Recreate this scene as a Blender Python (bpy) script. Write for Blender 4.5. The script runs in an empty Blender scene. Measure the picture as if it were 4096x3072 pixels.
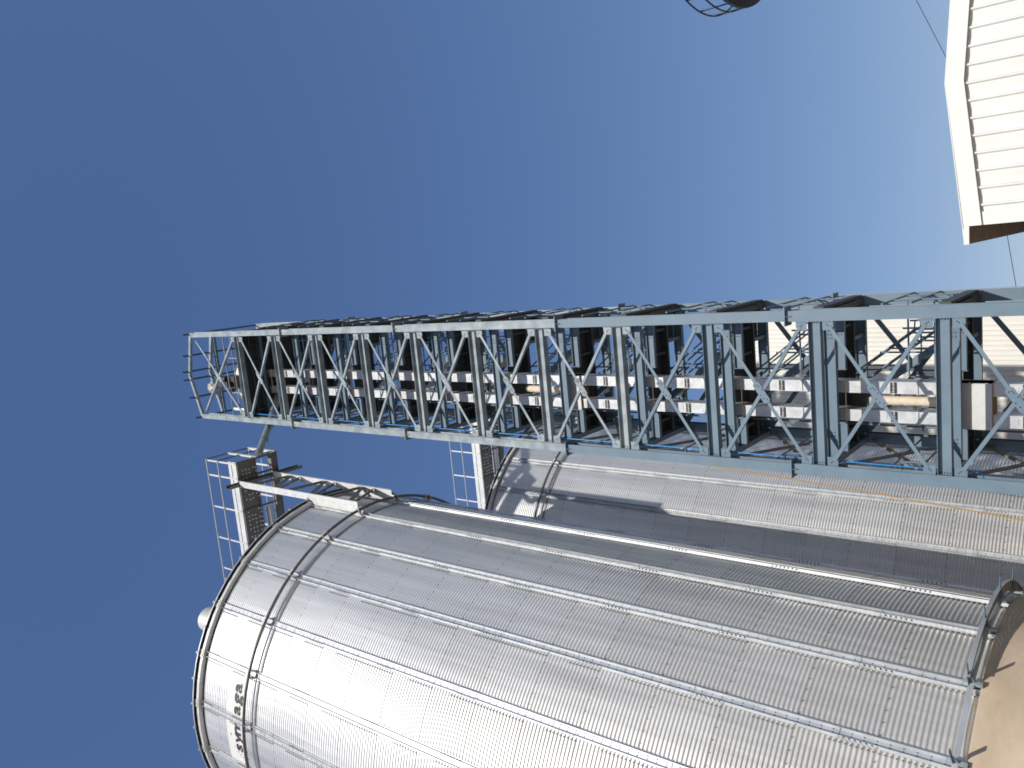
import bpy, bmesh, math, random
from mathutils import Vector, Matrix
PI = math.pi
random.seed(4)
SC = bpy.context.scene
COL = SC.collection
Rd = math.radians

# ------------------------------------------------------------------ materials
def mat(name, base, metal=0.0, rough=0.5, noise=0.0, scale=6.0, tint=None, bump=0.0, bscale=60.0, stretch=None, attr=None, spec=None):
    m = bpy.data.materials.new(name); m.use_nodes = True
    nt = m.node_tree; N = nt.nodes; L = nt.links
    b = N['Principled BSDF']
    b.inputs['Metallic'].default_value = metal
    b.inputs['Roughness'].default_value = rough
    if spec is not None: b.inputs['Specular IOR Level'].default_value = spec
    b.inputs['Base Color'].default_value = (*base, 1)
    tc = N.new('ShaderNodeTexCoord'); mp = N.new('ShaderNodeMapping')
    L.new(tc.outputs['Object'], mp.inputs['Vector'])
    if stretch: mp.inputs['Scale'].default_value = stretch
    if noise > 0 or tint:
        nz = N.new('ShaderNodeTexNoise'); nz.inputs['Scale'].default_value = scale
        nz.inputs['Detail'].default_value = 6; nz.inputs['Roughness'].default_value = .62
        L.new(mp.outputs['Vector'], nz.inputs['Vector'])
        rp = N.new('ShaderNodeValToRGB')
        rp.color_ramp.elements[0].position = .32; rp.color_ramp.elements[1].position = .7
        t = tint or tuple(min(1, c*(1+noise)) for c in base)
        lo = tuple(c*(1-noise) for c in base)
        rp.color_ramp.elements[0].color = (*lo, 1); rp.color_ramp.elements[1].color = (*t, 1)
        L.new(nz.outputs['Fac'], rp.inputs['Fac'])
        col = rp.outputs['Color']
        if attr:
            at = N.new('ShaderNodeAttribute'); at.attribute_name = attr
            mx = N.new('ShaderNodeMix'); mx.data_type = 'RGBA'; mx.blend_type = 'MULTIPLY'
            mx.inputs['Factor'].default_value = 1
            L.new(col, mx.inputs[6]); L.new(at.outputs['Color'], mx.inputs[7]); col = mx.outputs[2]
        L.new(col, b.inputs['Base Color'])
        rr = N.new('ShaderNodeMapRange'); rr.inputs['To Min'].default_value = max(.05, rough-.07); rr.inputs['To Max'].default_value = min(1, rough+.1)
        L.new(nz.outputs['Fac'], rr.inputs['Value']); L.new(rr.outputs['Result'], b.inputs['Roughness'])
    if bump > 0:
        n2 = N.new('ShaderNodeTexNoise'); n2.inputs['Scale'].default_value = bscale; n2.inputs['Detail'].default_value = 4
        L.new(mp.outputs['Vector'], n2.inputs['Vector'])
        bp = N.new('ShaderNodeBump'); bp.inputs['Strength'].default_value = bump; bp.inputs['Distance'].default_value = .02
        L.new(n2.outputs['Fac'], bp.inputs['Height']); L.new(bp.outputs['Normal'], b.inputs['Normal'])
    return m

M = {}
M['wall'] = mat('galvanised_corrugated', (.80, .81, .82), .70, .45, .10, 1.6, bump=.03, bscale=9, stretch=(3, 3, .14), attr='sheet')
M['galv'] = mat('galvanised_bright', (.55, .57, .585), .5, .45, .12, 3.5, bump=.04, bscale=14)
M['galvlight'] = mat('galvanised_pale', (.60, .605, .60), .25, .5, .10, 4, bump=.05, bscale=10)
M['galvshaded'] = mat('galvanised_shaded', (.20, .19, .17), .75, .5, .15, 4)  # galvanised parts turned from the sun: shade put into a darker colour
M['stripdark'] = mat('dull_joint_strip', (.22, .225, .23), .5, .5, .1)
M['roofmetal'] = mat('galvanised_roof', (.5, .51, .52), .7, .5, .1, 3)
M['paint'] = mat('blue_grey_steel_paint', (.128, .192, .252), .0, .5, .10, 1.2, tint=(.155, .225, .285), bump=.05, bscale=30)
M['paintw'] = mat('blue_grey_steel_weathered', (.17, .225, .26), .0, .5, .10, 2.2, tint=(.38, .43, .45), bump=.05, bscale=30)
M['darksteel'] = mat('dark_floor_steel', (.06, .063, .066), .0, .6, .2, 3)
M['lapbolt'] = mat('lap_bolt', (.17, .17, .17), .3, .5)
M['beamshaded'] = mat('shaded_side_steel', (.07, .07, .07), .0, .6, .2, 3)  # right side beams: shade on their undersides put into the colour
M['sideshaded'] = mat('underside_shaded_steel', (.20, .175, .145), .0, .6, .2, 3)  # left side braces: brownish underside shade put into the colour
M['bolt'] = mat('black_bolt', (.02, .02, .022), .2, .5, .1)
M['trunk'] = mat('galvanised_trunking', (.56, .57, .58), .3, .42, .14, 5, bump=.06, bscale=12)
M['white'] = mat('white_sheet', (.73, .72, .68), .0, .5, .05, 1.5, bump=.02, bscale=5)
M['whitecool'] = mat('white_enamel_and_glints', (.8, .8, .79), .0, .35, .03, 2)
M['brownsheet'] = mat('brown_sheet', (.34, .24, .165), .0, .6, .2, 4)
M['concrete'] = mat('sandy_plaster', (.50, .385, .265), .0, .9, .14, .8, tint=(.58, .475, .345), bump=.3, bscale=30, stretch=(1, 1, 2.2))
M['ground'] = mat('sandy_gravel', (.20, .18, .15), .0, .95, .25, .6, bump=.4, bscale=40)
M['darkpipe'] = mat('dark_pipe', (.17, .16, .15), .5, .45, .2, 8)
M['chute'] = mat('galvanised_chute', (.30, .34, .35), .5, .45, .15, 3)
M['cream'] = mat('cream_cloth_wrap', (.72, .60, .47), .0, .85, .08, 9, bump=.5, bscale=18)
M['blue'] = mat('bright_blue_hose', (.02, .25, .62), .0, .4)
M['orange'] = mat('orange_rope', (.48, .29, .10), .0, .7, .1)
M['label'] = mat('black_label', (.02, .022, .024), .0, .4)
M['labelink'] = mat('label_ink', (.8, .8, .8), .0, .5)
M['red'] = mat('label_red', (.5, .03, .03), .0, .5)
M['logo'] = mat('logo_ink', (.035, .037, .036), .0, .55)
M['logofaint'] = mat('logo_faded_ink', (.35, .34, .32), .0, .6)
M['logowhite'] = mat('logo_white_paint', (.90, .90, .88), .0, .5, .04, 2)
M['bag'] = mat('grey_plastic_sheet', (.42, .40, .37), .0, .35, .25, 12, bump=.6, bscale=14)
M['tankdark'] = mat('dark_tank_steel', (.05, .06, .075), .3, .45, .2, 2)
M['wire'] = mat('black_wire', (.03, .03, .03), .0, .6)
M['castdark'] = mat('dark_drive_metal', (.045, .04, .038), .2, .5, .2)
M['rustline'] = mat('rusty_flange', (.42, .28, .17), .0, .7, .25, 10)
M['tallwall'] = mat('cream_cladding', (.74, .72, .66), .0, .45, .05, .5)

def perforated(name, base, period, rad, metal=.4, rough=.5):
    m = mat(name, base, metal, rough)
    nt = m.node_tree; N = nt.nodes; L = nt.links; b = N['Principled BSDF']; out = N['Material Output']
    tc = N.new('ShaderNodeTexCoord'); vm = N.new('ShaderNodeVectorMath'); vm.operation = 'SCALE'; vm.inputs['Scale'].default_value = 1/period
    L.new(tc.outputs['Object'], vm.inputs[0])
    fr = N.new('ShaderNodeVectorMath'); fr.operation = 'FRACTION'; L.new(vm.outputs[0], fr.inputs[0])
    sb = N.new('ShaderNodeVectorMath'); sb.operation = 'SUBTRACT'; sb.inputs[1].default_value = (.5, .5, .5); L.new(fr.outputs[0], sb.inputs[0])
    ml = N.new('ShaderNodeVectorMath'); ml.operation = 'MULTIPLY'; ml.inputs[1].default_value = (1, 1, 0); L.new(sb.outputs[0], ml.inputs[0])
    ln = N.new('ShaderNodeVectorMath'); ln.operation = 'LENGTH'; L.new(ml.outputs[0], ln.inputs[0])
    lt = N.new('ShaderNodeMath'); lt.operation = 'LESS_THAN'; lt.inputs[1].default_value = rad; L.new(ln.outputs['Value'], lt.inputs[0])
    tr = N.new('ShaderNodeBsdfTransparent'); mx = N.new('ShaderNodeMixShader')
    L.new(lt.outputs[0], mx.inputs[0]); L.new(b.outputs[0], mx.inputs[1]); L.new(tr.outputs[0], mx.inputs[2]); L.new(mx.outputs[0], out.inputs['Surface'])
    return m
M['grate'] = perforated('perforated_ring_plate', (.42, .36, .29), .03, .22)

# ------------------------------------------------------------------ mesh builder
class MB:
    def __init__(s): s.v = []; s.f = []; s.m = []; s.sm = []; s.mats = []
    def mi(s, m):
        if m not in s.mats: s.mats.append(m)
        return s.mats.index(m)
    def add(s, vs, fs, m, smooth=False):
        o = len(s.v); s.v += [tuple(v) for v in vs]; i = s.mi(m)
        for f in fs: s.f.append([o+k for k in f]); s.m.append(i); s.sm.append(smooth)
        return s
    def box(s, x0, x1, y0, y1, z0, z1, m):
        vs = [(x, y, z) for z in (z0, z1) for y in (y0, y1) for x in (x0, x1)]
        return s.add(vs, [(0,2,3,1),(4,5,7,6),(0,1,5,4),(2,6,7,3),(0,4,6,2),(1,3,7,5)], m)
    def bar(s, p, q, w, t, side, m):          # rectangular bar, w along side, t across
        p, q = Vector(p), Vector(q); d = (q-p).normalized(); a = Vector(side); a = (a-d*a.dot(d)).normalized(); b = d.cross(a)
        a *= w/2; b *= t/2
        vs = [e+i*a+j*b for e in (p, q) for i, j in ((-1,-1),(1,-1),(1,1),(-1,1))]
        return s.add(vs, [(3,2,1,0),(4,5,6,7),(0,1,5,4),(1,2,6,5),(2,3,7,6),(3,0,4,7)], m)
    def angle(s, p, q, w, t, side, up, m):    # L section: flange along side, leg along up
        p, q = Vector(p), Vector(q); a = Vector(side).normalized(); u = Vector(up).normalized()
        s.bar(p, q, w, t, a, m)
        o = a*(w/2-t/2)+u*(w/2+t/2)
        return s.bar(p+o, q+o, w, t, u, m)
    def tube(s, pts, r, m, n=8, cap=True, closed=False):
        pts = [Vector(p) for p in pts]; k = len(pts); rings = []
        ref = Vector((.13, .21, .97))
        for i, p in enumerate(pts):
            if closed: d = pts[(i+1) % k]-pts[i-1]
            else: d = pts[min(i+1, k-1)]-pts[max(i-1, 0)]
            d.normalize()
            rf = ref if abs(d.dot(ref)) < .95 else Vector((1, 0, 0))
            a = (rf-d*rf.dot(d)).normalized(); b = d.cross(a)
            rr = r[i] if isinstance(r, (list, tuple)) else r
            rings.append([p+rr*(a*math.cos(2*PI*j/n)+b*math.sin(2*PI*j/n)) for j in range(n)])
        vs = [v for rg in rings for v in rg]; fs = []
        for i in range(k if closed else k-1):
            i2 = (i+1) % k
            for j in range(n):
                j2 = (j+1) % n; fs.append((i*n+j, i*n+j2, i2*n+j2, i2*n+j))
        s.add(vs, fs, m, True)
        if cap and not closed:
            s.add(rings[0], [tuple(range(n))[::-1]], m); s.add(rings[-1], [tuple(range(n))], m)
        return s
    def prism(s, poly, axis, a0, a1, m):      # polygon extruded along an axis
        n = len(poly)
        def P(u, v, w): return {'x': (w, u, v), 'y': (u, w, v), 'z': (u, v, w)}[axis]
        vs = [P(u, v, w) for w in (a0, a1) for u, v in poly]
        fs = [tuple(range(n))[::-1], tuple(range(n, 2*n))]+[(i, (i+1) % n, n+(i+1) % n, n+i) for i in range(n)]
        return s.add(vs, fs, m)
    def revolve(s, prof, n, m, cx=0, cy=0, a0=0, a1=2*PI, smooth=True):
        full = abs(a1-a0-2*PI) < 1e-6; k = n if full else n+1; L = len(prof)
        vs = [(cx+r*math.cos(a0+(a1-a0)*j/n), cy+r*math.sin(a0+(a1-a0)*j/n), z) for j in range(k) for r, z in prof]
        fs = [(j*L+i, ((j+1) % k)*L+i, ((j+1) % k)*L+i+1, j*L+i+1) for j in range(n) for i in range(L-1)]
        return s.add(vs, fs, m, smooth)
    def mesh(s, name, recalc=True):
        me = bpy.data.meshes.new(name); me.from_pydata(s.v, [], s.f)
        for m in s.mats: me.materials.append(m)
        me.polygons.foreach_set('material_index', s.m); me.polygons.foreach_set('use_smooth', s.sm)
        if recalc:
            bm = bmesh.new(); bm.from_mesh(me); bmesh.ops.recalc_face_normals(bm, faces=bm.faces); bm.to_mesh(me); bm.free()
        me.update(); return me
    def build(s, name, parent=None, recalc=True, loc=None):
        o = bpy.data.objects.new(name, s.mesh(name, recalc)); COL.objects.link(o)
        if parent is not None: o.parent = parent
        if loc: o.location = loc
        return o

def tag(o, label, cat, group=None):
    o['label'] = label; o['category'] = cat
    if group: o['group'] = group
    return o
def thing(name, label, cat, loc=(0, 0, 0), group=None):
    o = bpy.data.objects.new(name, None); COL.objects.link(o); o.location = loc; o.empty_display_size = .3
    return tag(o, label, cat, group)
def inst(src, parent=None, loc=None, rot=None):
    o = src.copy(); COL.objects.link(o)
    if parent is not None: o.parent = parent
    if loc is not None: o.location = loc
    if rot is not None: o.rotation_euler = rot
    return o
def copy_tree(o, parent=None):
    c = o.copy(); COL.objects.link(c)
    if parent is not None: c.parent = parent
    for ch in list(o.children): copy_tree(ch, c)
    return c
def text_mesh(txt, size, shear=0, offset=0, spacing=1.0):
    cu = bpy.data.curves.new('t', 'FONT'); cu.body = txt; cu.size = size; cu.shear = shear; cu.offset = offset; cu.align_x = 'CENTER'; cu.space_character = spacing
    cu.resolution_u = 3
    o = bpy.data.objects.new('t', cu); COL.objects.link(o)
    bpy.context.view_layer.update()
    me = bpy.data.meshes.new_from_object(o.evaluated_get(bpy.context.evaluated_depsgraph_get()))
    bpy.data.objects.remove(o); return me

# ------------------------------------------------------------------ ground
g = MB(); g.add([(-900,-900,0),(900,-900,0),(900,900,0),(-900,900,0)], [(0,1,2,3)], M['ground'])
go = g.build('ground'); go['kind'] = 'structure'

# ------------------------------------------------------------------ silos
R = 5.35; A0 = -.1183; DA = Rd(15); ZB, ZT = 4.02, 23.42
PITCH = 1.33/15; AMP = .0117; COURSE = 1.33
def rprof(z):
    k = (z-ZB)/COURSE
    return R+AMP*math.cos(2*PI*(z-ZB)/PITCH)-.004*(k-math.floor(k))
def make_silo():
    root = thing('grain_silo', 'nearer tall galvanised corrugated grain silo with a symaga logo panel below its eave', 'silo', (-12.576, 15.923, 0))
    # wall with lap bolts
    b = MB(); n = 120; per = 8
    rows = int((ZT-ZB)/PITCH*per)
    prof = []
    for i in range(rows+1):
        z = ZB+(ZT-ZB)*i/rows; prof.append((rprof(z), z))
    b.revolve(prof, n, M['wall'])
    nf = len(b.f)
    z = ZB+COURSE
    while z < ZT-.2:
        zz = z-PITCH*.5
        for j in range(150):
            a = 2*PI*j/150+.013; c, s_ = math.cos(a), math.sin(a); r = R+AMP
            p = Vector((c*r, s_*r, zz)); b.bar(p, p+Vector((c, s_, 0))*.012, .024, .024, (0, 0, 1), M['lapbolt'])
        z += COURSE
    w = b.build('wall', root, recalc=False)
    me = w.data
    ca = me.color_attributes.new('sheet', 'FLOAT_COLOR', 'CORNER')
    rnd = random.Random(7); tone = {}
    vals = [1.0]*(len(me.loops)*4)
    L = rows
    for fi in range(nf):
        j = fi//L; i = fi % L
        key = (int(((j+.5)/n*2*PI-A0+DA*40)/DA/2), int((i/rows*(ZT-ZB))/COURSE))
        if key not in tone:
            t = .955+.085*rnd.random(); dirt = max(0, 1-key[1]/9)*.12
            tone[key] = (t, t*(1-dirt*.35), t*(1-dirt))
        ls = me.polygons[fi].loop_start
        for q in range(me.polygons[fi].loop_total):
            k = (ls+q)*4; vals[k:k+3] = tone[key]
    ca.data.foreach_set('color', vals)
    # stiffener: channel with lips standing out from the wall, bolts on its back plate
    b = MB(); W = .072
    zs = [ZB]; z = ZB+1.9
    while z < ZT-.6: zs.append(z); z += 2*COURSE
    zs.append(ZT+.02)
    for z0, z1 in zip(zs[:-1], zs[1:]):
        z1 -= .012
        b.box(R+AMP+.002, R+AMP+.008, -W, W, z0, z1, M['galv'])
        for sgn in (-1, 1):
            y0, y1 = sorted((sgn*W, sgn*(W-.006)))
            b.box(R+AMP+.008, R+AMP+.066, y0, y1, z0, z1, M['galv'])
            y0, y1 = sorted((sgn*W, sgn*(W+.028)))
            b.box(R+AMP+.002, R+AMP+.007, y0, y1, z0, z1, M['galv'])
        k = 0
        z = z0+.1
        while z < z1-.05:
            for yy in (-.026, .026): b.box(R+AMP+.008, R+AMP+.016, yy-.008, yy+.008, z-.008, z+.008, M['bolt'])
            z += .20
        for q in range(6):
            for sgn in (-1, 1):
                zz = z1-.08-q*.09; y0, y1 = sorted((sgn*W, sgn*(W+.012))); b.box(R+.04, R+.07, y0, y1, zz-.012, zz+.012, M['bolt'])
    z = ZB; ci = 0
    while z < ZT-.1:                       # bolt rows down the sheet edge, one per corrugation
        for q in range(int(COURSE/PITCH)):
            zz = z+PITCH*q
            if zz > ZT-.05: break
            if q < 9 or ci % 3 == 0:
                b.box(R+AMP-.002, R+AMP+.012, -W-.10, -W-.078, zz-.010, zz+.010, M['lapbolt'])
        z += COURSE; ci += 1
    sme = b.mesh('stiffener')
    for i in range(24):
        o = bpy.data.objects.new('stiffener', sme); COL.objects.link(o); o.parent = root; o.rotation_euler = (0, 0, A0-DA*i)
    # eave ring: pale band with a shadow gap to the wall and under the roof edge
    b = MB()
    b.revolve([(R+.02, ZT+.03), (R+.15, ZT+.03), (R+.15, ZT+.155), (R+.144, ZT+.155), (R+.144, ZT+.04), (R+.02, ZT+.04)], 72, M['galvlight'], smooth=False)
    for i in range(24):
        a = A0-DA*i; c, s_ = math.cos(a), math.sin(a); t = Vector((-s_, c, 0)); p = Vector((c*(R+.155), s_*(R+.155), ZT+.15))
        b.bar(p-t*.11, p+t*.11, .16, .012, (0, 0, 1), M['galvlight'])
    b.build('eave_ring', root)
    # roof: ribbed cone
    b = MB(); rise = math.tan(Rd(27)); RE = R+.215; z0 = ZT+.215
    b.revolve([(R-.1, z0+.02+.43*rise), (RE, z0), (RE, z0-.028), (RE+.012, z0-.028), (RE+.012, z0+.01), (.5, z0+.01+(RE-.5)*rise), (0, z0+.02+(RE-.5)*rise)], 72, M['roofmetal'], smooth=False)
    for i in range(48):
        a = A0+DA/2*i; c, s_ = math.cos(a), math.sin(a)
        p = Vector((c*(RE+.035), s_*(RE+.035), z0-.006)); q = Vector((c*.6, s_*.6, z0+.03+(RE-.6)*rise))
        b.bar(p, q, .06, .08, (-s_, c, 0), M['roofmetal'])
    b.build('roof', root)
    # roof vent: short capped drum
    b = MB(); av = Rd(-57.5); c, s_ = math.cos(av), math.sin(av); cx, cy, zc = c*5.0, s_*5.0, z0+.1
    b.revolve([(.30, zc), (.30, zc+.2)], 28, M['galvlight'], cx, cy)
    b.revolve([(.30, zc+.2), (.37, zc+.2)], 28, M['galvlight'], cx, cy)
    b.revolve([(.37, zc+.2), (.37, zc+.70)], 28, M['galvlight'], cx, cy)
    b.revolve([(.37, zc+.70), (.33, zc+.75), (0, zc+.78)], 28, M['galvlight'], cx, cy)
    b.build('roof_vent', root)
    # wind ring: dark tube in clips
    b = MB(); zr = 21.05; rr = R+.19
    b.tube([(rr*math.cos(2*PI*k/96), rr*math.sin(2*PI*k/96), zr) for k in range(96)], .045, M['darkpipe'], 8, closed=True)
    wr = b.build('wind_ring', root)
    b = MB()
    for yy in (-.09, .09):
        b.prism([(R+.02, zr-.16), (R+.26, zr-.05), (R+.26, zr+.05), (R+.02, zr+.11)], 'y', yy-.005, yy+.005, M['galvlight'])
    b.box(R+.235, R+.262, -.085, .085, zr-.04, zr+.04, M['galvlight'])
    cme = b.mesh('clip')
    for i in range(24):
        o = bpy.data.objects.new('clip', cme); COL.objects.link(o); o.parent = wr; o.rotation_euler = (0, 0, A0-DA*i)
    # joint strip below the wind ring
    b = MB(); b.revolve([(R+AMP+.003, 20.83), (R+AMP+.012, 20.83), (R+AMP+.012, 20.76), (R+AMP+.003, 20.76)], 96, M['stripdark'], smooth=False); b.build('joint_strip', root)
    # base ring, bracket bars and perforated walkway ring
    b = MB()
    for i in range(24):
        a = A0-DA*i-DA/2; c, s_ = math.cos(a), math.sin(a); t = Vector((-s_, c, 0)); p = Vector((c*(R+.10), s_*(R+.10), 4.17))
        b.bar(p-t*.72, p+t*.72, .085, .012, (0, 0, 1), M['galv'])
    b.build('base_ring', root)
    b = MB(); b.revolve([(R+.13, 4.20), (R+.34, 4.20), (R+.34, 4.205), (R+.13, 4.205)], 60, M['grate'], a0=Rd(-22.5), a1=Rd(100), smooth=False)
    b.revolve([(R+.342, 4.165), (R+.35, 4.165), (R+.35, 4.235), (R+.342, 4.235), (R+.342, 4.165)], 60, M['galv'], a0=Rd(-22.5), a1=Rd(100), smooth=False)
    b.build('ring_plate', root, recalc=False)
    b = MB()
    b.bar((R+.01, 0, 4.20), (R+.56, 0, 4.20), .075, .012, (0, 1, 0), M['paint'])
    b.prism([(R+.02, 4.06), (R+.02, 4.19), (R+.40, 4.19)], 'y', -.006, .006, M['paint'])
    b.box(R+.10, R+.16, -.035, .035, 4.0, 4.30, M['paintw'])
    bme = b.mesh('bracket')
    for i in list(range(-8, 9)):
        o = bpy.data.objects.new('bracket', bme); COL.objects.link(o); o.parent = root; o.rotation_euler = (0, 0, A0-DA*i)
    # concrete plinth
    b = MB(); b.revolve([(R-.3, 4.03), (R+.085, 4.03), (R+.1, 4.01), (R+.1, -.1)], 120, M['concrete'])
    b.build('plinth', root)
    return root
silo = make_silo()
silo2 = copy_tree(silo); silo2.location = (-12.53, 28.576, 0)
silo2['label'] = 'farther corrugated grain silo behind the steel tower, partly in the shadow of the first silo'
for o in list(silo2.children):
    if o.name.startswith('roof_vent'): bpy.data.objects.remove(o)
silo['group'] = silo2['group'] = 'twin corrugated grain silos'

# logo panel on the nearer silo, painted on the corrugation
b = MB()
za, zb = 21.37, 22.22
nz = int((zb-za)/PITCH*8)
for a0, a1 in ((-96.0, -82.9), (-81.0, -68.0)):
    b.revolve([(rprof(za+(zb-za)*i/nz)+.003, za+(zb-za)*i/nz) for i in range(nz+1)], 14, M['logowhite'], a0=Rd(a0), a1=Rd(a1))
lp = b.build('logo_panel', silo, recalc=False)
def wrap_text(ch, adeg, zbase, size):
    me = text_mesh(ch, size, offset=size*.022)
    bm = bmesh.new(); bm.from_mesh(me)
    z = -size*.3
    while z < size:
        bmesh.ops.bisect_plane(bm, geom=bm.verts[:]+bm.edges[:]+bm.faces[:], plane_co=(0, z, 0), plane_no=(0, 1, 0)); z += PITCH/8
    x = -size*.5
    while x < size*.5:
        bmesh.ops.bisect_plane(bm, geom=bm.verts[:]+bm.edges[:]+bm.faces[:], plane_co=(x, 0, 0), plane_no=(1, 0, 0)); x += .05
    a0 = Rd(adeg)
    for v in bm.verts:
        a = a0+v.co.x*.98/R; zz = zbase+v.co.y; r = R+AMP+.0045
        v.co = (r*math.cos(a), r*math.sin(a), zz)
    bm.to_mesh(me); bm.free(); me.materials.clear(); me.materials.append(M['logo'])
    o = bpy.data.objects.new('lettering', me); COL.objects.link(o); o.parent = lp
for ch, ad in (('s', -90.5), ('y', -87.5), ('m', -84.2), ('a', -78.9), ('g', -75.6), ('a', -72.4)):
    wrap_text(ch, ad, 21.50, .62)
b = MB()
for x, y, s_ in ((-87.2, 22.03, .05), (-90.8, 21.88, .04), (-92.1, 21.75, .03), (-92.8, 21.65, .03), (-93.3, 21.55, .03), (-93.5, 21.46, .04)):
    a = Rd(x); r = R+AMP+.006; c, t = math.cos(a), math.sin(a); p = Vector((c*r, t*r, y)); b.bar(p, p+Vector((c, t, 0))*.002, s_*1.3, s_*.7, (-t, c, .6), M['logofaint'])
b.build('swoosh', lp)

# ------------------------------------------------------------------ catwalks on the silos
def make_catwalk():
    root = thing('catwalk', 'galvanised catwalk with guard rails above the nearer silo, held up by the trestle', 'catwalk', (0, 0, 0))
    x0, x1 = -13.4, -6.23
    gl = M['galvlight']
    b = MB(); b.box(x0, x1, 15.475, 16.255, 28.02, 28.035, M['galvshaded'])
    x = x1-.35
    r2 = random.Random(3)
    while x > -12.8:                      # punched grip holes: small burrs added below the plate, sunlit glints painted white
        for yy in (15.66, 15.80, 15.93, 16.10, 16.2):
            if r2.random() < .8:
                px, py = x+r2.uniform(-.02, .02), yy
                b.tube([(px, py, 28.02), (px, py, 27.985)], [.017, .030], M['whitecool'], 6)
        x -= .16
        if r2.random() < .12: x -= .3
    b.build('deck', root)
    b = MB(); b.box(x0, x1, 15.43, 15.436, 28.0, 28.5, gl); b.box(x0, x1, 15.436, 15.50, 28.0, 28.006, gl)
    b.box(x0, x1, 15.415, 15.43, 28.28, 28.285, M['bolt'])
    b.build('toe_board', root)
    gd = M['galvshaded']
    b = MB(); b.box(x0, x1, 16.262, 16.268, 28.0, 28.3, gd); b.box(x0, x1, 16.20, 16.262, 28.0, 28.006, gd); b.build('toe_board', root)
    b = MB(); b.box(x0, x1, 17.17, 17.176, 28.0, 28.3, gd); b.box(x0, x1, 16.9, 17.17, 28.0, 28.006, gd); b.box(x0, x1, 16.9, 16.906, 28.006, 28.2, gd); b.build('stringer', root)
    for xx in (-6.26, -6.85, -8.08, -9.31, -10.54, -11.78, -13.0):
        b = MB(); b.angle((xx, 15.44, 27.97), (xx, 17.16, 27.97), .06, .006, (1, 0, 0), (0, 0, 1), gd); b.build('cross_bar', root)
    def rail(y, side):
        b = MB()
        for xx in (-6.29, -6.85, -8.08, -9.31, -10.54, -11.78, -13.0):
            b.box(xx-.035, xx+.035, y-.004, y+.004, 28.06, 29.92, gl); b.box(xx+.027, xx+.035, y-.03 if side < 0 else y+.004, y-.004 if side < 0 else y+.03, 28.06, 29.92, gl)
        for zz in (29.93, 29.15): b.tube([(x0, y+side*.03, zz), (-6.25, y+side*.03, zz)], .024, M['galv'], 8)
        return b
    rail(15.42, -1).build('guard_rail', root); rail(17.19, 1).build('guard_rail', root)
    b = MB()
    for zz in (29.93, 29.15): b.tube([(-6.25, 15.40, zz), (-6.25, 17.2, zz)], .024, M['darkpipe'], 8)
    for yy in (16.35, 17.22): b.box(-6.28, -6.22, yy-.06, yy+.06, 28.0, 29.93, gl)
    b.box(-6.27, -6.23, 16.4, 17.2, 28.25, 28.40, gl)
    b.build('end_rail', root)
    b = MB(); b.tube([(x0, 16.62, 28.12), (-8.2, 16.62, 28.12)], .14, M['galv'], 14); b.build('conveyor_tube', root)
    return root
cw = make_catwalk()
cw2 = copy_tree(cw); cw2.location = (.35, 12.53, -.42)
cw2['label'] = 'catwalk with guard rails above the farther silo, seen between the tower and the nearer silo'
cw['group'] = cw2['group'] = 'catwalks over the silo roofs'

def make_trestle():
    root = thing('catwalk_trestle', 'pale steel trestle bolted to the nearer silo wall with zigzag bracing under its catwalk', 'trestle', (0, 0, 0))
    gl = M['galvlight']
    for y, s_ in ((15.285, 1), (16.70, -1)):
        b = MB()
        b.box(-7.07, -6.85, y-.004, y+.004, 23.45, 27.66, gl)
        b.prism([(-7.215, 21.15), (-6.85, 21.15), (-6.85, 23.45), (-7.07, 23.45), (-7.215, 23.36)], 'y', y-.004, y+.004, gl)
        for xx in (-6.856, -7.066): b.box(xx-.004, xx+.004, y+.004 if s_ > 0 else y-.06, y+.06 if s_ > 0 else y-.004, 21.15 if xx > -7 else 23.5, 27.66, gl)
        for k in range(24):
            zz = 21.3+k*.16; b.box(-7.0, -6.985, y-.009, y-.004, zz-.008, zz+.008, M['bolt'])
        b.build('leg', root)
    nodes = [21.35, 23.35, 25.35, 27.35]
    for k in range(3):
        zn = nodes[k]; zt = nodes[k+1]
        for (p, q) in (((15.32, zn+.05), (16.66, zn+.62)), ((15.32, zn+.15), (16.66, zn+1.15)), ((15.32, zn+.28), (16.66, zn+1.2)), ((15.32, zt-.35), (16.66, zn+1.28))):
            b = MB(); b.angle((-6.90, p[0], p[1]), (-6.90, q[0], q[1]), .085, .007, (0, 0, 1), (-1, 0, 0), M['galvshaded']); b.build('brace', root)
    b = MB()
    gd = M['galvshaded']
    b.box(-7.06, -7.05, 14.9, 18.0, 27.665, 27.945, gd)
    for zz in (27.665, 27.937): b.box(-7.05, -6.95, 14.9, 18.0, zz, zz+.008, gd)
    b.build('cross_beam', root)
    return root
tr1 = make_trestle()
tr2 = copy_tree(tr1); tr2.location = (.05, 12.65, 0)
for o in tr2.children:
    pass
tr2['label'] = 'pale steel trestle under the catwalk of the farther silo, mostly hidden by the tower'
tr1['group'] = tr2['group'] = 'trestles carrying the catwalks'

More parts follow.
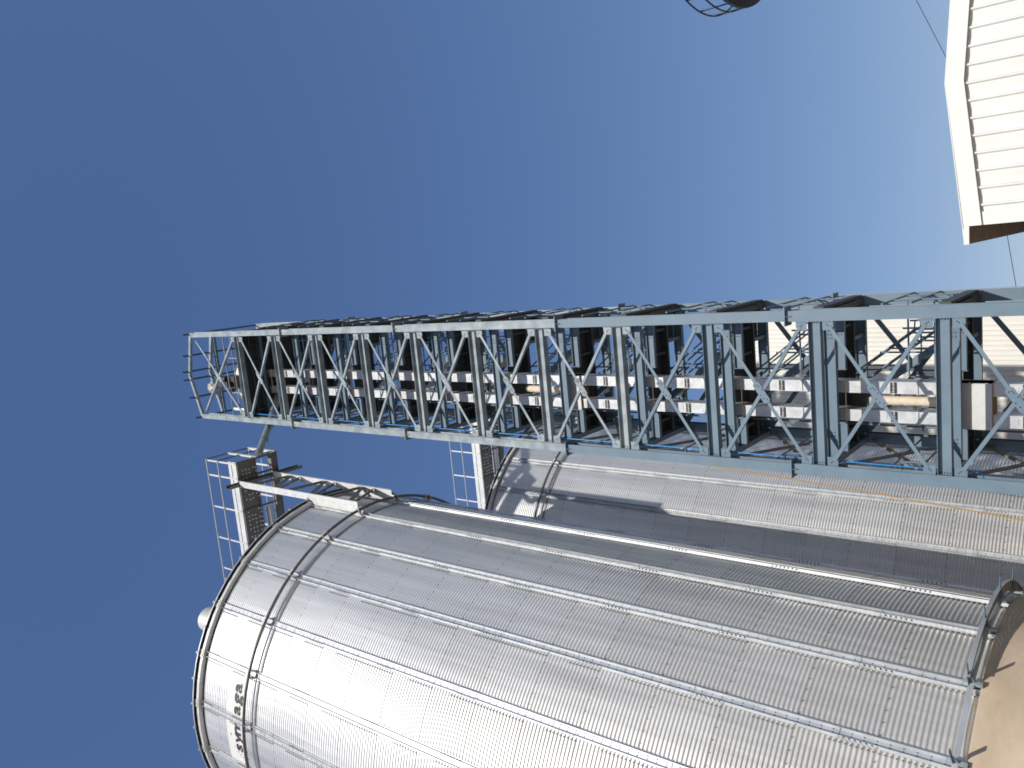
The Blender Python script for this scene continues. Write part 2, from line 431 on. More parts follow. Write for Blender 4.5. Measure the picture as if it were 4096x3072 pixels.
# ------------------------------------------------------------------ elevator tower
XA, XB, YF, YR = -1.768, -5.203, 17.5, 20.7
LV = [5.27+2.491*k for k in range(11)]          # floor levels seen
LV_ALL = [5.27-2.491*k for k in (2, 1)]+LV
EAVE, RIDGE, XM = 33.6, 34.15, (XA+XB)/2
tower = thing('elevator_tower', 'tall open blue grey steel tower with crossed braces, floors and stairs', 'steel tower', (XM, 19.1, 0))
OFF = Vector((-XM, -19.1, 0))
def T(b, name, parent=None, loc=(0, 0, 0)):
    return b.build(name, parent or tower, loc=(Vector(loc)+OFF) if parent is None else loc)
def TI(src, loc): return inst(src, tower, Vector(loc)+OFF)
PN, PW = M['paint'], M['paintw']
SPL = [8.37, 14.61, 21.02, 27.15]
def column_mesh(z0, z1, flip):
    b = MB()
    segs = [z0]+[z for z in SPL if z0 < z < z1]+[z1]
    for k, (a, c) in enumerate(zip(segs[:-1], segs[1:])):
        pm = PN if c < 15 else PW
        w = (.125, .115, .106, .10, .095)[min(k, 4)]
        b.box(-w, w, 0, .016, a, c, pm); b.box(-w, w, .234, .25, a, c, pm)
        z = a
        while z < c:                             # castellated web
            e = min(z+.26, c)
            b.prism([(.016, z), (.234, z+.0), (.234, e), (.016, e)], 'x', -.005, .005, pm)
            h = min(z+.50, c)
            if h > e: b.prism([(.016, e), (.07, e), (.02, (e+h)/2), (.07, h), (.016, h)], 'x', -.005, .005, pm); b.prism([(.18, e), (.234, e), (.234, h), (.18, h), (.23, (e+h)/2)], 'x', -.005, .005, pm)
            z += .50
        if c != z1:                              # splice end plates with rib above
            b.box(-w-.09, w+.09, -.07, .33, c-.012, c+.012, pm)
            for sx in (-1, 1):
                x0, x1 = sorted((sx*(w+.002), sx*(w+.088)))
                b.prism([(0, c-.012), (.25, c-.012), (.25, c-.15), (0, c-.15)], 'x', sx*(w-.006)-.004, sx*(w-.006)+.004, pm)
            b.box(-.004, .004, -.065, 0, c-.12, c-.012, pm)
            b.box(-w, w, .02, .23, c-.15, c-.02, M['darksteel'])
    return b
for x, y, flip in ((XA, YF, 0), (XB, YF, 0), (XA, YR, 1), (XB, YR, 1)):
    T(column_mesh(0, EAVE, flip), 'column', loc=(x, y, 0))
xi0, xi1 = XB+.125, XA-.125

def i_beam_x(b, x0, x1, y, z, h, w, m, e=.012):
    b.box(x0, x1, y-w/2, y+w/2, z+h/2-e, z+h/2, m); b.box(x0, x1, y-w/2, y+w/2, z-h/2, z-h/2+e, m)
    b.box(x0, x1, y-.005, y+.005, z-h/2+e, z+h/2-e, m)
def i_beam_y(b, y0, y1, x, z, h, w, m, e=.012):
    b.box(x-w/2, x+w/2, y0, y1, z+h/2-e, z+h/2, m); b.box(x-w/2, x+w/2, y0, y1, z-h/2, z-h/2+e, m)
    b.box(x-.005, x+.005, y0, y1, z-h/2+e, z+h/2-e, m)

def front_beam(m):
    b = MB(); i_beam_x(b, xi0+.006, xi1-.006, YF+.10, 0, .26, .20, m, .009)
    for x in (xi0, xi1-.006):
        b.box(x, x+.006, YF, YF+.16, -.14, .14, m)
    for sx, xx in ((1, xi0+.04), (-1, xi1-.04)):
        for k in range(4): b.box(xx-.012, xx+.012, YF+.086, YF+.095, -.085+k*.055-.009, -.085+k*.055+.009, M['bolt'])
    return b
def gusset(sx, sz, m):
    b = MB(); x0 = xi0 if sx > 0 else xi1
    P = [(x0, sz*.17), (x0+sx*.20, sz*.17), (x0+sx*.20, sz*.30), (x0+sx*.13, sz*.40), (x0, sz*.40)]
    b.prism(P, 'y', YF+.035, YF+.047, m)
    b.box(min(x0, x0+sx*.008), max(x0, x0+sx*.008), YF, YF+.10, min(sz*.17, sz*.40), max(sz*.17, sz*.40), m)
    for k in range(3):
        cx, cz = x0+sx*(.075+.03*k), sz*(.255+.035*k); b.box(cx-.011, cx+.011, YF+.028, YF+.035, cz-.011, cz+.011, M['bolt'])
    return b
protos = {}
for key, m in (('n', PN), ('w', PW)):
    protos[key] = dict(beam=front_beam(m).mesh('beam'), g=[(gusset(sx, sz, m).mesh('gusset_plate')) for sx in (1, -1) for sz in (1, -1)])
def link(me, name, parent, loc):
    o = bpy.data.objects.new(name, me); COL.objects.link(o); o.parent = parent; o.location = loc; return o
for z in LV:
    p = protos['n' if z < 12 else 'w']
    bo = link(p['beam'], 'beam', tower, Vector((0, 0, z))+OFF)
    for gm in p['g']: link(gm, 'gusset_plate', bo, (0, 0, 0))

# front cross braces with a slanted centre plate
def brace_meshes(z0, z1, m, y):
    xl, xr = xi0+.115, xi1-.115; za, zb = z0+.31, z1-.31
    c = Vector(((xl+xr)/2, y, (za+zb)/2))
    p1, p2 = Vector((xl, y, za)), Vector((xr, y, zb)); q1, q2 = Vector((xr, y, za)), Vector((xl, y, zb))
    d = (p2-p1).normalized(); d2 = (q2-q1).normalized()
    up = MB()
    up.angle(p1, p2, .075, .008, d.cross(Vector((0, 1, 0))), (0, 1, 0), m)
    b2 = MB()
    b2.angle(q1, c-d2*.05, .075, .008, d2.cross(Vector((0, 1, 0))), (0, 1, 0), m); b2.angle(c+d2*.05, q2, .075, .008, d2.cross(Vector((0, 1, 0))), (0, 1, 0), m)
    pl = MB(); a = d.cross(Vector((0, 1, 0))).normalized()
    L_, W_ = .27, .085; pts = []
    for u, v in ((-L_, -W_*.5), (-L_+.04, -W_), (L_-.04, -W_), (L_, -W_*.5), (L_, W_*.5), (L_-.04, W_), (-L_+.04, W_), (-L_, W_*.5)):
        w = c+d*u+a*v; pts.append((w.x, w.z))
    pl.prism(pts, 'y', y-.020, y-.008, m)
    for u, v in ((-.2, -.03), (-.14, .03), (-.04, .05), (.04, -.05), (.14, -.03), (.2, .03), (.19, -.02)):
        w = c+d*u+a*v; pl.box(w.x-.011, w.x+.011, y-.028, y-.020, w.z-.011, w.z+.011, M['bolt'])
    return up, b2, pl
for k, (z0, z1) in enumerate(zip(LV_ALL[1:-1], LV_ALL[2:])):
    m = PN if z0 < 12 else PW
    u, v, pl = brace_meshes(z0, z1, m, YF+.030)
    ou = T(u, 'brace'); T(v, 'brace'); pl.build('centre_plate', ou)
u, v, pl = brace_meshes(LV[-1], EAVE-.05, PW, YF+.030)
ou = T(u, 'brace'); T(v, 'brace'); pl.build('centre_plate', ou)

# inner beams at each level
YM, YT = 18.50, 19.20
b = MB(); i_beam_x(b, XB+.03, XA-.03, YM, 0, .25, .13, PN)
for cx in (-2.35, -4.6):
    for dx in (-.04, .04):
        for dz in (-.035, .035): b.box(cx+dx-.012, cx+dx+.012, YM-.013, YM-.005, dz-.012, dz+.012, M['bolt'])
mid_me = b.mesh('beam')
b = MB(); i_beam_x(b, -3.20, XA-.03, YT, 0, .22, .12, PN); b.box(-3.215, -3.20, YT-.07, YT+.07, -.13, .13, PN)
for dx in (0, .07):
    for dz in (-.03, .03): b.box(-2.4+dx-.012, -2.4+dx+.012, YT-.013, YT-.005, dz-.012, dz+.012, M['bolt'])
tr_me = b.mesh('beam')
b = MB(); i_beam_x(b, XB+.03, -4.50, YT, 0, .22, .12, PN); b.prism([(-4.50, -.11), (-4.46, -.06), (-4.46, .06), (-4.50, .11)], 'y', YT-.06, YT+.06, PN); tl_me = b.mesh('beam')
b = MB(); i_beam_x(b, xi0, xi1, YR+.065, 0, .25, .13, PN); bk_me = b.mesh('beam')
b = MB(); i_beam_y(b, YF+.26, YR-.01, XA, 0, .25, .13, M['beamshaded'])
for k in range(9): b.box(XA+.005, XA+.016, 19.3+k*.12-.012, 19.3+k*.12+.012, -.03, .03, M['bolt'])
sr_me = b.mesh('beam')
b = MB(); i_beam_y(b, YF+.26, YR-.01, XB, 0, .25, .13, PN); sl_me = b.mesh('beam')
for z in LV:
    for me in (mid_me, tr_me, tl_me, bk_me, sr_me, sl_me): link(me, 'beam', tower, Vector((0, 0, z))+OFF)
# floors: dark plate with joists below and a stair opening at the back
def floor_mb(full=False):
    b = MB(); D = M['darksteel']; z0, z1 = .128, .140
    if full:
        b.box(XB+.02, XA-.02, YF+.15, YR-.02, z0, z1, D)
        for xx in (-2.3, -2.95, -3.6, -4.25, -4.9): i_beam_y(b, YF+.16, YR-.05, xx, .05, .14, .07, D)
        for yy in (18.0, 19.0, 20.0): i_beam_x(b, XB+.08, XA-.08, yy, -.06, .08, .06, D)
    else:
        b.box(XB+.02, XA-.02, 19.15, 19.98, z0, z1, D)
        b.box(-2.62, XA-.02, 19.98, YR, z0, z1, D); b.box(XA+.08, XA+.15, 17.9, YR-.05, -.08, z1, D); b.box(XB+.02, -4.45, 19.98, YR, z0, z1, D)
        i_beam_x(b, XB+.08, XA-.08, 19.96, .01, .20, .09, D)
        for xx in (-2.25, -2.9, -4.75): i_beam_y(b, 19.26, 19.9, xx, .04, .16, .07, D)
        i_beam_y(b, 20.0, YR, -2.60, .02, .20, .09, PN); i_beam_y(b, 20.0, YR, -4.47, .02, .20, .09, PN)
        b.bar((-2.2, 20.02, .03), (-1.9, 20.65, .03), .07, .06, (1, 0, 0), D)
    return b
fm = floor_mb().mesh('floor_plate'); fmf = floor_mb(True).mesh('floor_plate')
for z in LV[:-1]: link(fm, 'floor_plate', tower, Vector((0, 0, z))+OFF)
link(fmf, 'floor_plate', tower, Vector((0, 0, LV[-1]))+OFF)
# back face braces, dark against the sky
for z0, z1 in zip(LV_ALL[1:-1], LV_ALL[2:]):
    for sgn in (1, -1):
        xa, xb = (xi1, xi0) if sgn > 0 else (xi0, xi1)
        b = MB(); b.bar((xa, YR+.14+.05*sgn, z1-.08), (xb, YR+.14+.05*sgn, z0+.08), .11, .05, (1, 0, .6), PN); T(b, 'brace')
    b = MB(); b.bar((XB-.02, YF+.26, z0+.25), (XB-.02, YR-.02, z1-.25), .10, .05, (0, .6, 1), M['sideshaded']); T(b, 'brace')
    b = MB(); b.bar((XB+.05, YF+.26, z1-.25), (XB+.05, YR-.02, z0+.25), .10, .05, (0, .6, 1), M['sideshaded']); T(b, 'brace')
# stairs: stringers and treads, rising to the left behind the legs
def stair():
    b = MB(); st = M['galvlight']
    xr, xl, z0, z1 = -2.41, -4.28, .13, 2.491+.13
    d = Vector((xl-xr, 0, z1-z0)).normalized()
    for y in (20.03, 20.62):
        b.bar((xr, y, z0), (xl, y, z1), .16, .012, (d.z, 0, -d.x), PN)
    n = 10
    for k in range(1, n):
        t = k/n; x = xr+(xl-xr)*t; z = z0+(z1-z0)*t
        b.box(x-.11, x+.11, 20.04, 20.61, z-.012, z+.012, st)
        b.box(x+.10, x+.11, 20.04, 20.61, z-.05, z-.012, st)
    h = []
    for y in (20.0, 20.65):
        r = MB()
        for dz in (.46, .93):
            pts = [(xr+.0, y, z0+dz+.04), (xl, y, z1+dz-.0)]
            if dz > .9: pts = [(xr+.28, y, z0+dz-.30), (xr+.2, y, z0+dz+.02)]+pts
            r.tube(pts, .023, PN, 8)
        for t in (.04, .28, .5, .74, .96):
            x = xr+(xl-xr)*t; z = z0+(z1-z0)*t; r.tube([(x, y, z), (x, y, z+1.02)], .021, PN, 8)
        h.append(r)
    return b, h
sb, hs = stair()
sme = sb.mesh('stair'); hms = [r.mesh('handrail') for r in hs]
for z in LV[:-1]:
    so = link(sme, 'stair', tower, Vector((0, 0, z))+OFF)
    for hm in hms: link(hm, 'handrail', so, (0, 0, 0))
# guard rails: back edge, right side, opening edge
b = MB()
for dz in (.62, 1.17):
    b.tube([(XB+.2, YR+.2, dz), (XA-.2, YR+.2, dz)], .022, PN, 8)
    b.tube([(-1.60, YF+.25, dz), (-1.60, YR-.35, dz), (-1.66, YR-.2, dz-.06), (-1.8, YR-.2, dz-.28)], .022, PN, 8)
    b.tube([(XB+.05, YF+.3, dz), (XB+.05, YR, dz)], .022, PN, 8)
    b.tube([(-1.75, 19.97, dz+.05), (-3.5, 19.97, dz+.05)], .022, PN, 8)
for x, y in ((-2.2, 19.97), (-2.85, 19.97), (-3.5, 19.97), (-2.7, YR+.2), (-3.5, YR+.2), (-4.4, YR+.2), (-1.60, 18.5), (-1.60, 19.6), (XB+.05, 18.6), (XB+.05, 19.6), (-2.30, 19.35), (-2.72, 20.4)):
    b.tube([(x, y, .14), (x, y, 1.18)], .021, PN, 8)
gme = b.mesh('guard_rail')
for z in LV[:-1]: link(gme, 'guard_rail', tower, Vector((0, 0, z))+OFF)
# thin full height conduit rods seen beside the stairs
for x, y in ((-4.62, 19.75),):
    b = MB(); b.tube([(x, y, 1), (x, y, LV[-1])], .026, PN, 8); T(b, 'riser_pipe')
# top frame: rafters, eave beams, purlins along the depth, front rail
for y in (YF+.06, YM, YR+.1):
    b = MB(); m = PW
    for xa in (XA, XB): b.bar((xa, y, EAVE), (XM, y, RIDGE), .10, .13, (0, 1, 0), m)
    T(b, 'rafter')
b = MB(); i_beam_x(b, XB, XA, YM, EAVE-.12, .16, .1, PN); T(b, 'beam')
for x in (XA+.04, XA-.86, XM+.17, XM-.17, XB+.80, XB-.04):
    zz = EAVE+(RIDGE-EAVE)*(1-abs(x-XM)/(XA-XM))+.09
    b = MB(); b.box(x-.035, x+.035, YF-.25, YR+.35, zz-.004, zz+.004, PN); b.box(x-.035, x-.028, YF-.25, YR+.35, zz-.08, zz-.004, PN); T(b, 'purlin')
b = MB()
for dz in (.58, 1.12): b.tube([(XB+.1, YF+.12, LV[-1]+dz), (XA-.1, YF+.12, LV[-1]+dz)], .024, PW, 8)
for x in (-2.75, -4.15): b.tube([(x, YF+.12, LV[-1]+.1), (x, YF+.12, LV[-1]+1.14)], .024, PW, 8)
T(b, 'guard_rail')
b = MB(); b.box(-5.0, -4.9, 18.1, 18.16, LV[-1]+.15, LV[-1]+1.9, M['whitecool']); T(b, 'cable_tray')

# ------------------------------------------------------------------ bucket elevator inside the tower
elev = thing('bucket_elevator', 'galvanised bucket elevator with two tall square legs inside the steel tower', 'bucket elevator', (-3.86, 18.92, 0))
EO = Vector((3.86, -18.92, 0))
def E_(b, name, parent=None): return b.build(name, parent or elev, loc=EO if parent is None else None)
TIE = [5.27+2.491*k-.24 for k in range(-1, 11)]
LAB = [5.27+2.491*k+1.24 for k in range(-1, 10)]
Y0, Y1 = 18.72, 19.12
for (xa, xb) in ((-3.66, -3.40), (-4.31, -4.055)):
    b = MB(); tk = M['trunk']
    b.box(xa, xb, Y0, Y1, 0, LV[-1]+.15, tk)
    for xx in (xa, xb): b.box(xx-.004 if xx == xa else xx-.012, xx+.012 if xx == xa else xx+.004, Y0-.010, Y0, 0, LV[-1], tk)
    for z0 in TIE:
        for i in range(3):
            xx = xa+(xb-xa)*(.22+.28*i)
            b.box(xx-.004, xx+.004, Y0-.009, Y0, z0+.35, z0+1.3, tk); b.box(xx-.004, xx+.004, Y0-.009, Y0, z0+1.95, z0+2.4, tk)
        xm = (xa+xb)/2
        for dx in (-.06, 0, .06): b.box(xm-.045, xm+.045, Y0-.008, Y0, z0+1.63+dx-.004, z0+1.63+dx+.004, tk) if dx == 0 else b.box(xm+dx-.004, xm+dx+.004, Y0-.008, Y0, z0+1.6, z0+1.68, tk)
        b.box(xa-.022, xb+.022, Y0-.022, Y1+.02, z0+.985, z0+.997, tk)
        for k in range(7):
            zz = z0+.2+k*.33
            for xx in (xa-.010, xb+.002): b.box(xx, xx+.008, Y0-.004, Y0+.012, zz-.012, zz+.012, tk)
    leg = E_(b, 'leg_casing')
    for z in LAB:
        l = MB(); l.box(xa+.005, xb-.005, Y0-.0125, Y0-.0095, z-.065, z+.065, M['label'])
        me = text_mesh('Hindu-tola', .062, shear=.35)
        vs = [((xa+xb)/2+v.co.x, Y0-.0145, z-.02+v.co.y*1.25) for v in me.vertices]
        l.add(vs, [tuple(p.vertices) for p in me.polygons], M['labelink'])
        l.prism([((xa+xb)/2-.012, z-.03), ((xa+xb)/2, z-.045), ((xa+xb)/2+.012, z-.03), ((xa+xb)/2, z-.015)], 'y', Y0-.0165, Y0-.0155, M['red'])
        l.build('label_band', leg)
for z in TIE:
    b = MB(); b.box(-4.345, -3.37, Y0-.014, Y0-.001, z-.008, z+.008, M['trunk']); b.box(-4.345, -3.37, Y0-.03, Y0-.0145, z-.012, z+.012, M['cream']); E_(b, 'tie_plate')
    b = MB(); b.box(-4.053, -3.662, Y1-.02, Y1-.012, z-.34, z-.012, M['castdark']); E_(b, 'back_plate')
for z0, z1, nm in ((14.83, 15.36, 'trunk'), (4.62, 5.32, 'galvlight')):
    b = MB(); b.box(-4.365, -3.40, Y0-.05, Y1+.05, z0, z1, M[nm]); b.box(-4.38, -3.385, Y0-.065, Y1+.06, z0-.010, z0-.001, M['rustline'])
    E_(b, 'service_box')
# head: round topped casing, drive and gearbox
b = MB(); hz = 31.85; hr = .76; cx = -3.93
pts = [(cx+hr*math.cos(PI*k/20), hz+hr*math.sin(PI*k/20)) for k in range(21)]+[(-4.42, LV[-1]+.15), (-3.30, LV[-1]+.15)]
b.prism(pts, 'y', Y0-.02, Y1+.06, M['whitecool'])
rim = [(cx+(hr+.05)*math.cos(PI*k/20), Y0-.03, hz+(hr+.05)*math.sin(PI*k/20)) for k in range(21)]
b.tube(rim, .02, M['rustline'], 6)
hd = E_(b, 'head_casing')
b = MB(); b.box(-4.12, -3.62, 18.28, 18.69, 32.0, 32.75, M['castdark']); b.box(-4.02, -3.82, 18.05, 18.28, 32.2, 33.05, M['castdark']); b.tube([(-3.72, 18.2, 32.4), (-3.72, 18.2, 33.05)], .14, M['castdark'], 14)
b.tube([(-4.12, 18.45, 32.5), (-4.3, 18.45, 32.5)], .10, M['castdark'], 12); E_(b, 'drive')

def bag():
    bm = bmesh.new(); bmesh.ops.create_icosphere(bm, subdivisions=4, radius=1)
    r = random.Random(5); from mathutils import noise
    for v in bm.verts:
        n = v.co.normalized(); k = 1+.22*noise.noise(n*2.1)+.10*noise.noise(n*6)
        v.co = Vector((n.x*.27*k, n.y*.2*k, n.z*.30*k))
    me = bpy.data.meshes.new('plastic_bag'); bm.to_mesh(me); bm.free(); me.materials.append(M['bag'])
    for p in me.polygons: p.use_smooth = True
    o = bpy.data.objects.new('plastic_bag', me); COL.objects.link(o); o.location = (-4.07, 18.05, 33.28); return o
tag(bag(), 'crumpled grey plastic sheet wrapped over the drive at the tower top', 'plastic bag')

# chute pipe from the head to the catwalk
b = MB(); P0, P1, P2 = Vector((-4.45, 18.9, 29.95)), Vector((-5.37, 17.72, 29.02)), Vector((-6.22, 16.45, 28.10))
b.tube([P0, P1, P1+(P2-P1)*.5, P2], .135, M['chute'], 18)
d = (P2-P1).normalized()
for t in (.03, .5): q = P1+(P2-P1)*t; b.tube([q-d*.012, q+d*.012], .17, M['chute'], 18)
tag(b.build('chute_pipe'), 'grey round chute pipe sloping from the tower top to the catwalk end', 'chute')

# cream wrapped pipes between the legs
def wrapped(z0, z1, label):
    b = MB(); r = random.Random(int(z0*10)); n = 26; pts, rr = [], []
    for k in range(n+1):
        t = k/n; pts.append((-3.83+.006*r.uniform(-1, 1), 18.80, z0+(z1-z0)*t)); rr.append(.104+.004*r.uniform(-1, 1))
    for k in range(1, 6):
        a = k/5*PI/2; pts.append((-3.83, 18.80, z1+.085*math.sin(a))); rr.append(max(.012, .104*math.cos(a)))
    b.tube(pts, rr, M['cream'], 20)
    for zz in (z0+.3, z0+.8): b.box(-4.05, -3.66, 18.92, 18.95, zz-.03, zz+.03, M['castdark'])
    tag(b.build('wrapped_pipe'), label, 'pipe', 'cream wrapped pipes between the elevator legs')
wrapped(15.38, 16.80, 'cream cloth wrapped pipe between the elevator legs, at middle height of the tower')
wrapped(5.34, 6.72, 'cream cloth wrapped pipe between the elevator legs, low on the tower')

# blue hose along the left front column and orange rope behind it
b = MB(); hx = -4.985
b.tube([(hx, 17.72, 30.0), (hx, 17.72, 20), (hx, 17.72, 12), (hx-.03, 17.72, 4.75), (hx-.03, 17.72, 4.66), (hx-.16, 17.74, 4.62), (hx-.22, 17.74, 4.62)], .016, M['blue'], 8)
for k in range(10):
    z = LV[0]+2.491*k+.85; b.box(hx-.02, hx+.02, 17.70, 17.74, z-.03, z+.03, M['bolt']); b.tube([(hx, 17.74, z), (XB+.02, 17.75, z)], .014, M['bolt'], 6)
tag(b.build('blue_hose'), 'thin bright blue hose clipped down the left front column of the tower', 'hose')
b = MB(); b.tube([(-5.3, 20.72, 28.2), (-5.817, 20.5, 24.33), (-5.924, 20.5, 18.04), (-6.08, 20.5, 14.3), (-6.26, 20.5, 11.32), (-6.52, 20.5, 7.8), (-6.821, 20.5, 4.31), (-7.05, 20.5, 2.0), (-7.3, 20.6, .03)], .016, M['orange'], 6)
tag(b.build('orange_rope'), 'thin orange rope hanging slack from the tower in front of the farther silo', 'rope')

# ------------------------------------------------------------------ white gabled shed on the right
shed = thing('gable_shed', 'white sheet metal gable shed with a low ridge and brown eave underside', 'shed', (2.257, 16, 0))
SO = Vector((-2.257, -16, 0))
xl, xr, zr, ze, zer = -.155, 4.67, 4.83, 4.585, 4.64
b = MB(); wm = M['white']
def zroof(x): return zr-(zr-ze)*(2.257-x)/(2.257-xl) if x < 2.257 else zr-(zr-zer)*(x-2.257)/(xr-2.257)
prof = []; x = xl+.29
prof = [(xl, 0), (xl+.26, 0)]
x = xl+.30
while x < xr-.3:
    prof += [(x, 0), (x+.022, -.034), (x+.045, -.034), (x+.067, 0), (x+.16, .008)]; x += .29
prof += [(xr, 0)]
vs = []
for u, v in prof: vs += [(u, 16.0+v, 0), (u, 16.0+v, zroof(u)-.05)]
b.add(vs, [(2*i, 2*i+2, 2*i+3, 2*i+1) for i in range(len(prof)-1)], wm)
b.box(xr-.01, xr, 16.0, 27, 0, zer-.05, wm); b.box(xl, xl+.01, 16.0, 27, 0, ze-.05, wm); b.box(xl+.01, xr-.01, 26.99, 27, 0, ze-.06, wm)
for k in range(9):
    sx, sz = random.uniform(xl+.05, xl+.3), random.uniform(3.6, 4.3)
w = b.build('wall', shed, recalc=False, loc=SO)
b = MB()
for x0, x1 in ((xl-.004, 2.257), (2.257, xr+.02)):
    z0, z1 = zroof(max(xl, x0)), zroof(min(xr, x1))
    b.add([(x0, 15.93, z0), (x1, 15.93, z1), (x1, 15.93, z1-.275), (x0, 15.93, z0-.275), (x0, 15.99, z0), (x1, 15.99, z1), (x1, 15.95, z1-.275), (x0, 15.95, z0-.275)], [(0,3,2,1),(4,5,6,7),(0,1,5,4),(3,7,6,2),(0,4,7,3),(1,2,6,5)], wm)
b.box(xl-.004, xl+.22, 15.965, 15.97, 0, ze-.27, wm)
b.build('fascia', shed, loc=SO)
# roof sheets with a corrugated brown underside at the overhanging eave
b = MB(); br = M['brownsheet']
ov = .315
n = 220; pr = []
for k in range(n+1):
    y = 15.94+(27.2-15.94)*k/n; pr.append((y, .014*(1 if (k//2) % 2 else -1)))
for x0, z0, x1, z1 in ((xl-ov, ze-.035, 2.257, zr-.012), (2.257, zr-.012, xr+ov, zer-.035)):
    vs = []
    for y, o in pr: vs += [(x0, y, z0+o), (x1, y, z1+o)]
    b.add(vs, [(2*i, 2*i+1, 2*i+3, 2*i+2) for i in range(n)], br)
    vs = [(x, y, z+o) for x, z in ((x0, z0), (x1, z1)) for y in (15.94, 27.2) for o in (.016, .03)]
    b.add(vs, [(0,1,3,2),(4,6,7,5),(0,4,5,1),(2,3,7,6),(1,5,7,3)], wm)
b.box(xl-ov, xl-.006, 15.925, 15.937, ze-.085, ze+.0, wm)
b.build('roof', shed, recalc=False, loc=SO)

# ------------------------------------------------------------------ tall pale clad building behind the tower
tb = thing('clad_building', 'tall cream building with vertical ribbed cladding seen through the steel tower', 'building', (-14, 38, 0))
TO = Vector((14, -38, 0))
x0, x1, yw, zt = -26.0, -3.86, 36.0, 18.0
b = MB(); pts = []; x = x0
while x < x1-.2:
    pts += [(x, 0), (x+.012, -.028), (x+.035, -.028), (x+.047, 0), (x+.11, .004)]; x += .196
pts.append((x1, 0)); vs = []
for u, v in pts: vs += [(u, yw+v, 0), (u, yw+v, zt)]
b.add(vs, [(2*i, 2*i+2, 2*i+3, 2*i+1) for i in range(len(pts)-1)], M['tallwall'])
b.box(x1-.02, x1, yw+.01, 50, 0, zt, M['tallwall']); b.box(x0, x0+.02, yw+.01, 50, 0, zt, M['tallwall']); b.box(x0+.02, x1-.02, 49.98, 50, 0, zt, M['tallwall'])
b.build('wall', tb, recalc=False, loc=TO)
b = MB(); b.box(x0-.1, x1+.02, yw-.06, 50.1, zt+.002, zt+.14, M['white']); b.build('roof', tb, loc=TO)

# ------------------------------------------------------------------ round tank with a railed walkway, cut by the frame
tk = thing('round_tank', 'dark round tank top with curved pipe guard rails against the sky', 'tank', (11.53, 26.64, 0))
b = MB(); b.revolve([(0, 0), (3.1, 0), (3.1, 13.6), (1.2, 14.7), (0, 14.8)], 64, M['tankdark']); b.build('body', tk)
b = MB(); b.revolve([(3.12, 12.55), (3.8, 12.98), (4.1, 13.04), (4.1, 13.16), (3.12, 13.16)], 72, M['tankdark'], smooth=False); b.build('walkway', tk)
b = MB()
for zz in (13.59, 14.14): b.tube([(4.08*math.cos(2*PI*k/96), 4.08*math.sin(2*PI*k/96), zz) for k in range(96)], .028, M['tankdark'], 8, closed=True)
for k in range(28):
    a = 2*PI*k/28+.1; c, s_ = 4.08*math.cos(a), 4.08*math.sin(a); b.tube([(c, s_, 13.1), (c, s_, 14.15)], .026, M['tankdark'], 8)
b.build('guard_rail', tk)

# ------------------------------------------------------------------ overhead wire
b = MB(); pts = []
for k in range(41):
    t = k/40; pts.append((32-62*t, 60, 22.6-16.2*t-3.2*(1-(2*t-1)**2)))
anch = [(13.979, 15.371), (9.91, 13.628), (-1.316, 10.416), (-4.497, 9.951)]
pts = [(30, 60, 23.6), (22, 60, 19.2)]+[(13.979, 60, 15.371), (9.91, 60, 13.628), (4.2, 60, 11.75), (-1.316, 60, 10.416), (-4.497, 60, 9.951), (-14, 60, 9.6), (-28, 60, 10.8)]
b.tube(pts, .022, M['wire'], 6)
tag(b.build('overhead_wire'), 'thin dark overhead wire crossing the sky behind the white shed', 'wire')

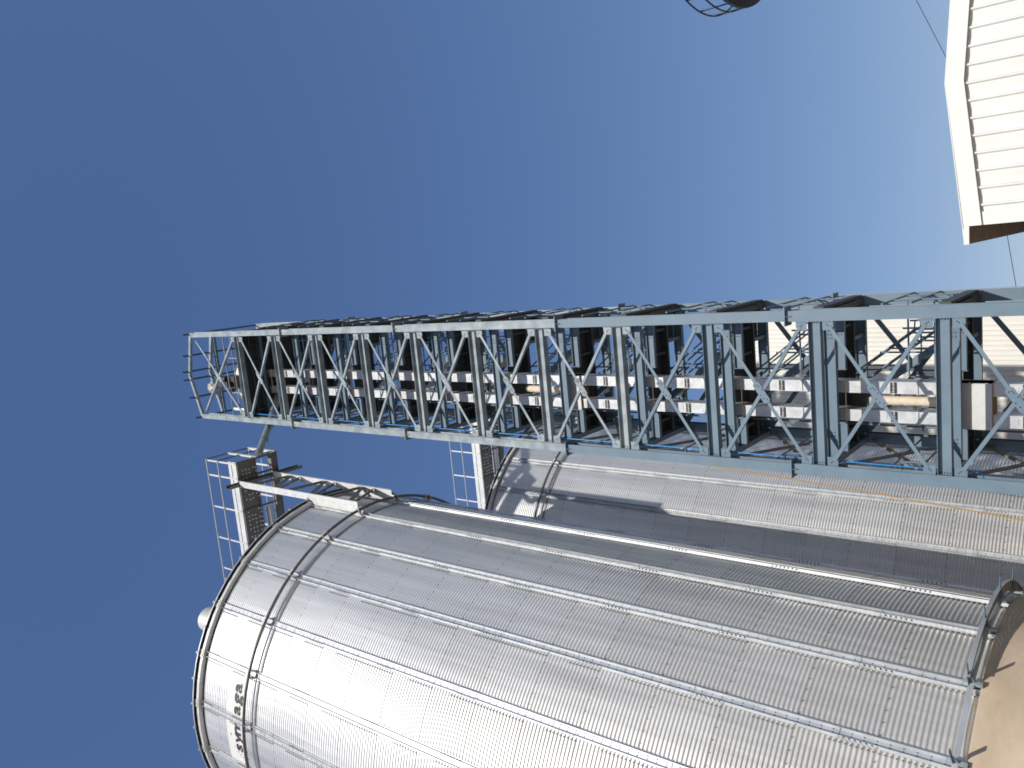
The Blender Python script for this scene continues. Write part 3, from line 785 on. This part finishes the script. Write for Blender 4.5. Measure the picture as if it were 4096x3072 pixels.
# ------------------------------------------------------------------ light
S = Vector((.275, -1, .68)).normalized()
el = math.asin(S.z); az = math.atan2(S.x, S.y)
w = bpy.data.worlds.new('World'); SC.world = w; w.use_nodes = True
nt = w.node_tree; bg = nt.nodes['Background']
sky = nt.nodes.new('ShaderNodeTexSky'); sky.sky_type = 'NISHITA'; sky.sun_disc = False
sky.sun_elevation = el; sky.sun_rotation = az; sky.air_density = 1.3; sky.dust_density = .3; sky.ozone_density = 6
sp = nt.nodes.new('ShaderNodeSeparateColor'); cb = nt.nodes.new('ShaderNodeCombineColor')   # contrast of the clear sky per channel
nt.links.new(sky.outputs['Color'], sp.inputs[0])
for ch, (pw, k) in enumerate(((.90, .776), (.78, .644), (.62, .683))):
    m1 = nt.nodes.new('ShaderNodeMath'); m1.operation = 'MULTIPLY'; m1.inputs[1].default_value = .129
    m2 = nt.nodes.new('ShaderNodeMath'); m2.operation = 'POWER'; m2.inputs[1].default_value = pw
    m3 = nt.nodes.new('ShaderNodeMath'); m3.operation = 'MULTIPLY'; m3.inputs[1].default_value = k/.1
    nt.links.new(sp.outputs[ch], m1.inputs[0]); nt.links.new(m1.outputs[0], m2.inputs[0]); nt.links.new(m2.outputs[0], m3.inputs[0]); nt.links.new(m3.outputs[0], cb.inputs[ch])
nt.links.new(cb.outputs[0], bg.inputs['Color']); bg.inputs['Strength'].default_value = .1
sl = bpy.data.lights.new('sun', 'SUN'); sl.energy = 4.2; sl.angle = Rd(.53); sl.color = (1, .95, .87)
so = bpy.data.objects.new('sun', sl); COL.objects.link(so); so.rotation_euler = S.to_track_quat('Z', 'Y').to_euler()

# ------------------------------------------------------------------ camera (held sideways, looking up)
Fv = Vector((-.1489498, .75613891, .63723458)); Uv = Vector((.0953272, -.63044183, .77036084)); Rv = Vector((.98423914, .17549088, .02182358))
cam = bpy.data.cameras.new('camera'); cam.sensor_width = 36; cam.lens = 36*3252.2/4096; cam.clip_end = 3000; cam.clip_start = .05
co = bpy.data.objects.new('camera', cam); COL.objects.link(co)
mtx = Matrix.Identity(4)
for i, ax in enumerate((-Uv, Rv, -Fv)):
    for r in range(3): mtx[r][i] = ax[r]
mtx.translation = (0, 0, 1.6); co.matrix_world = mtx
SC.camera = co
vs_ = SC.view_settings; vs_.view_transform = 'Standard'; vs_.look = 'None'; vs_.exposure = 0; vs_.gamma = 1
SC.cycles.filter_width = 1.7; SC.cycles.max_bounces = 8; SC.cycles.transparent_max_bounces = 12
